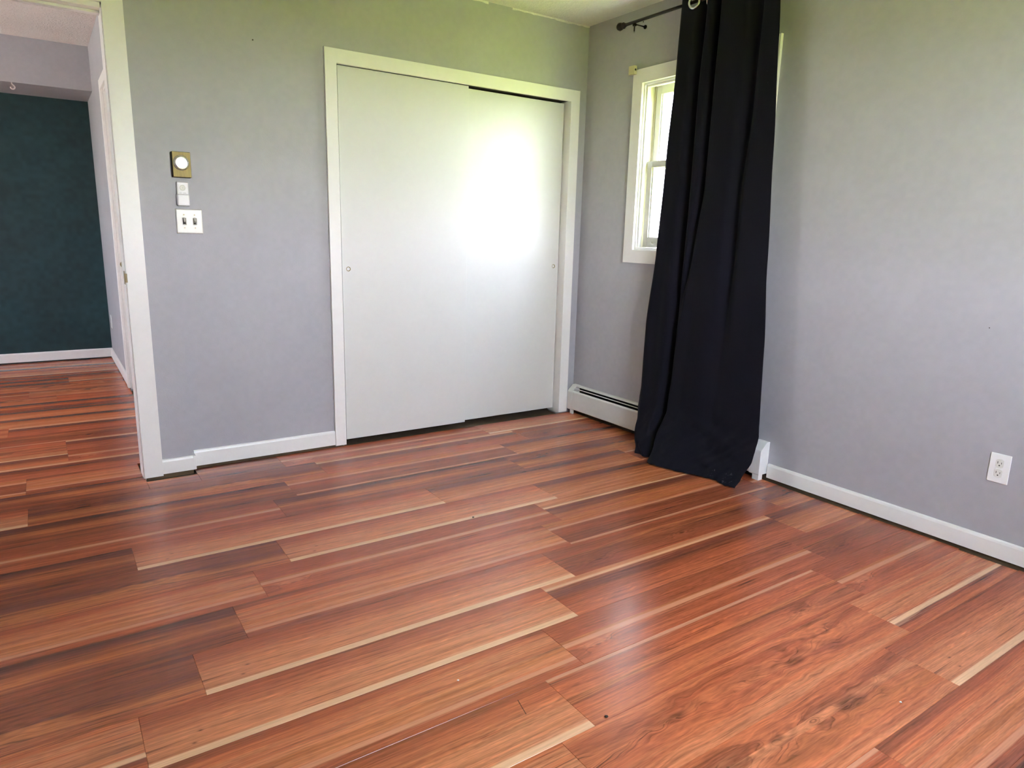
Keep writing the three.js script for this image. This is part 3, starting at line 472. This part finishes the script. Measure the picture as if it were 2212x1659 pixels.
  for (const [z, s] of [[0.42, -1], [1.78, 1]]) {
    const f = mesh('finial', new THREE.LatheGeometry([[0.0, 0.062], [0.008, 0.061], [0.017, 0.055], [0.0225, 0.043], [0.02, 0.03], [0.013, 0.021], [0.011, 0.016], [0.017, 0.013], [0.017, 0.009], [0.011, 0.006], [0.0095, -0.012], [0, -0.012]].map(([a, b]) => new THREE.Vector2(a, b)), 28).rotateX(s * Math.PI / 2), M.rod, r); f.position.set(-0.085, 2.384, z);
  }
  for (const z of [0.5, 1.7]) {
    const b = new THREE.Group(); b.name = 'bracket'; r.add(b);
mesh('wall_plate', cyl(0.011, 0.005, 'x', -0.0025, 2.372, z), M.rod, b); mesh('arm', cyl(0.0035, 0.08, 'x', -0.044, 2.372, z, 12), M.rod, b); mesh('cup', rb(-0.094, -0.076, 2.362, 2.3755, z - 0.008, z + 0.008, 0.002), M.rod, b); mesh('thumb_screw', cyl(0.0042, 0.03, 'y', -0.085, 2.348, z, 12), M.rod, b); mesh('screw_tip', cyl(0.0045, 0.006, 'y', -0.085, 2.33, z, 12), M.ring, b);
  }
  tag(r, 'dark bronze curtain rod with a round knob end above the window', 'curtain rod');
  const ob = grp('old_shade_bracket');
  mesh('body', rb(-0.04, -0.018, 2.122, 2.17, 0.423, 0.47, 0.002), M.yellowed, ob); mesh('slot', cyl(0.006, 0.002, 'z', -0.03, 2.147, 0.4705, 16), M.slot, ob);
  tag(ob, 'small yellowed plastic shade bracket at the upper corner of the window casing', 'bracket');
}

// ------------------------------------------------------------------ wall plates and controls
{ // thermostat
  const g = grp('thermostat'), x = -2.411, y = 1.472;
  mesh('base', rb(x - 0.04, x + 0.038, y - 0.057, y + 0.056, 0, 0.022, 0.002), M.blackPlastic, g);
  mesh('cover', rb(x - 0.038, x + 0.04, y - 0.0555, y + 0.057, 0.022, 0.03, 0.002), M.gold, g).userData.label = 'dull gold square cover';
  const d = mesh('dial', new THREE.LatheGeometry([[0.0, 0.0072], [0.022, 0.007], [0.0285, 0.0066], [0.0298, 0.0055], [0.0298, 0]].map(([a, b]) => new THREE.Vector2(a, b)).reverse(), 40).rotateX(Math.PI / 2), M.dial, g); d.position.set(x - 0.001, y + 0.008, 0.03); d.userData.label = 'shiny white round dial';
  const ri = mesh('dial_rim', new THREE.TorusGeometry(0.0312, 0.0026, 8, 40), M.dialRim, g); ri.position.set(x - 0.001, y + 0.008, 0.031);
  tag(g, 'gold square thermostat with a round white dial above the switch plate', 'thermostat');
}
{ // small wall remote
  const g = grp('wall_remote'), x = -2.411, y = 1.342;
  mesh('body', rb(x - 0.025, x + 0.025, y - 0.055, y + 0.055, 0, 0.014, 0.006, 4), M.remote, g);
  mesh('lower_shell', rb(x - 0.028, x + 0.027, y - 0.056, y + 0.0, 0, 0.02, 0.008, 4), M.remote, g);
  mesh('button', new THREE.TorusGeometry(0.0105, 0.0022, 8, 32).translate(x, y + 0.028, 0.0142), M.remoteKey, g); mesh('button', cyl(0.009, 0.002, 'z', x, y + 0.028, 0.0148), M.remoteKey, g); mesh('symbol', merge([bx(x - 0.003, x + 0.003, y + 0.0275, y + 0.0285, 0.0158, 0.0161), bx(x - 0.0005, x + 0.0005, y + 0.025, y + 0.031, 0.0158, 0.0161)]), M.print, g);
  mesh('print', merge([bx(x - 0.016, x - 0.005, y + 0.0035, y + 0.0055, 0.014, 0.0143), bx(x + 0.001, x + 0.014, y + 0.003, y + 0.0055, 0.014, 0.0143)]), M.print, g);
  tag(g, 'small white remote with a round button between thermostat and switch plate', 'remote');
}
{ // two-gang toggle plate
  const g = grp('light_switch'), x = -2.39, y = 1.218;
  const s = new THREE.Shape(); const w = 0.058, h = 0.057; s.moveTo(-w, -h); s.lineTo(w, -h); s.lineTo(w, h); s.lineTo(-w, h); s.closePath();
  for (const c of [-0.023, 0.023]) { const k = new THREE.Path(); k.moveTo(c - 0.005, -0.012); k.lineTo(c - 0.005, 0.012); k.lineTo(c + 0.005, 0.012); k.lineTo(c + 0.005, -0.012); k.closePath(); s.holes.push(k); }
  mesh('plate', new THREE.ExtrudeGeometry(s, { depth: 0.001, bevelEnabled: true, bevelSize: 0.005, bevelThickness: 0.006, bevelSegments: 5, bevelOffset: -0.005 }).translate(x, y, 0.0005), M.plate, g);
  for (const c of [-0.023, 0.023]) {
    const t = mesh('toggle', rb(-0.0042, 0.0042, -0.0105, 0.0105, -0.004, 0.013, 0.0015), M.plate, g); t.position.set(x + c, y + 0.003, 0.004); t.rotation.x = -0.45;
    mesh('well', bx(x + c - 0.005, x + c + 0.005, y - 0.012, y + 0.012, 0.0005, 0.0015), M.slot, g);
    for (const yy of [-0.03, 0.03]) mesh('screw', cyl(0.003, 0.0015, 'z', x + c, y + yy, 0.0078, 14), M.tarnish, g);
  }
  tag(g, 'glossy white double toggle switch plate on the grey wall by the doorway', 'switch');
}
function outlet(px, py, pz, turn, label) {
  const g = grp('wall_outlet');
  mesh('plate', rb(-0.0355, 0.0355, -0.0575, 0.0575, 0, 0.0055, 0.0025, 3), M.plateMatte, g);
  for (const c of [-0.0195, 0.0195]) {
    const s = new THREE.Shape(); s.absarc(0, 0, 0.0172, 0.75, Math.PI - 0.75, false); s.absarc(0, 0, 0.0172, Math.PI + 0.75, -0.75, false); s.closePath();
    const r = mesh('receptacle', new THREE.ExtrudeGeometry(s, { depth: 0.0012, bevelEnabled: true, bevelSize: 0.0006, bevelThickness: 0.0006, bevelSegments: 2, curveSegments: 20 }).translate(0, c, 0.0052), M.socket, g);
    mesh('slot', bx(-0.0075, -0.0055, c - 0.001, c + 0.008, 0.0068, 0.0072), M.slot, r); mesh('slot', bx(0.0055, 0.0073, c - 0.001, c + 0.006, 0.0068, 0.0072), M.slot, r); mesh('slot', cyl(0.0026, 0.0005, 'z', 0, c - 0.0075, 0.007, 14), M.slot, r);
  }
  mesh('screw', cyl(0.003, 0.001, 'z', 0, 0, 0.0058, 14), M.plateMatte, g);
  g.position.set(px, py, pz); g.rotation.y = turn; tag(g, label, 'outlet');
}
outlet(0, 0.3637, 2.5998, -Math.PI / 2, 'white duplex power outlet low on the wall right of the curtain');
outlet(XS, 0.36, -3.3, -Math.PI / 2, 'white power outlet in the hall beside the teal wall corner');
{
  const c = new THREE.CatmullRomCurve3([[0, 0.018, 0], [0, 0.0, 0], [0.008, -0.008, 0], [0.013, -0.018, 0.002], [0.006, -0.029, 0], [-0.006, -0.028, 0], [-0.01, -0.019, 0]].map((p) => new THREE.Vector3(...p)));
  const g = mesh('cup_hook', new THREE.TubeGeometry(c, 32, 0.0035, 8), M.plateMatte); g.position.set(-3.045, 2.195, -2.99); g.rotation.y = 0.3; g.scale.setScalar(1.25);
  tag(g, 'small white cup hook under the soffit edge in the hall', 'hook');
}
// crumbs and specks on the floor
const crumb = (x, z, r, m, label) => {
  const g = new THREE.IcosahedronGeometry(r, 1), p = g.attributes.position;
  for (let i = 0; i < p.count; i++) { const k = 0.75 + 0.5 * hash(Math.round(p.getX(i) * 1e5), Math.round(p.getY(i) * 1e5 + p.getZ(i) * 3e5), 7); p.setXYZ(i, p.getX(i) * k, p.getY(i) * k * 0.6, p.getZ(i) * k); }
  g.computeVertexNormals(); const o = mesh('crumb', g, m); o.position.set(x, r * 0.5, z); tag(o, label, 'crumb');
};
crumb(-1.554, 1.254, 0.0045, M.crumb, 'tiny dark crumb on a pale stripe, mid floor in front of the closet');
crumb(-1.907, 2.511, 0.0045, M.crumb, 'tiny dark crumb beside the end of a pale plank in the foreground');
crumb(-2.155, 2.184, 0.003, M.crumbWhite, 'tiny white speck on a streaky plank left of the foreground crack');
crumb(-1.197, 2.888, 0.003, M.crumbWhite, 'tiny white speck on the floor at lower right');

scene.traverse((m) => { if (m.isMesh) { m.castShadow = true; m.receiveShadow = true; } });
renderer.render(scene, camera);
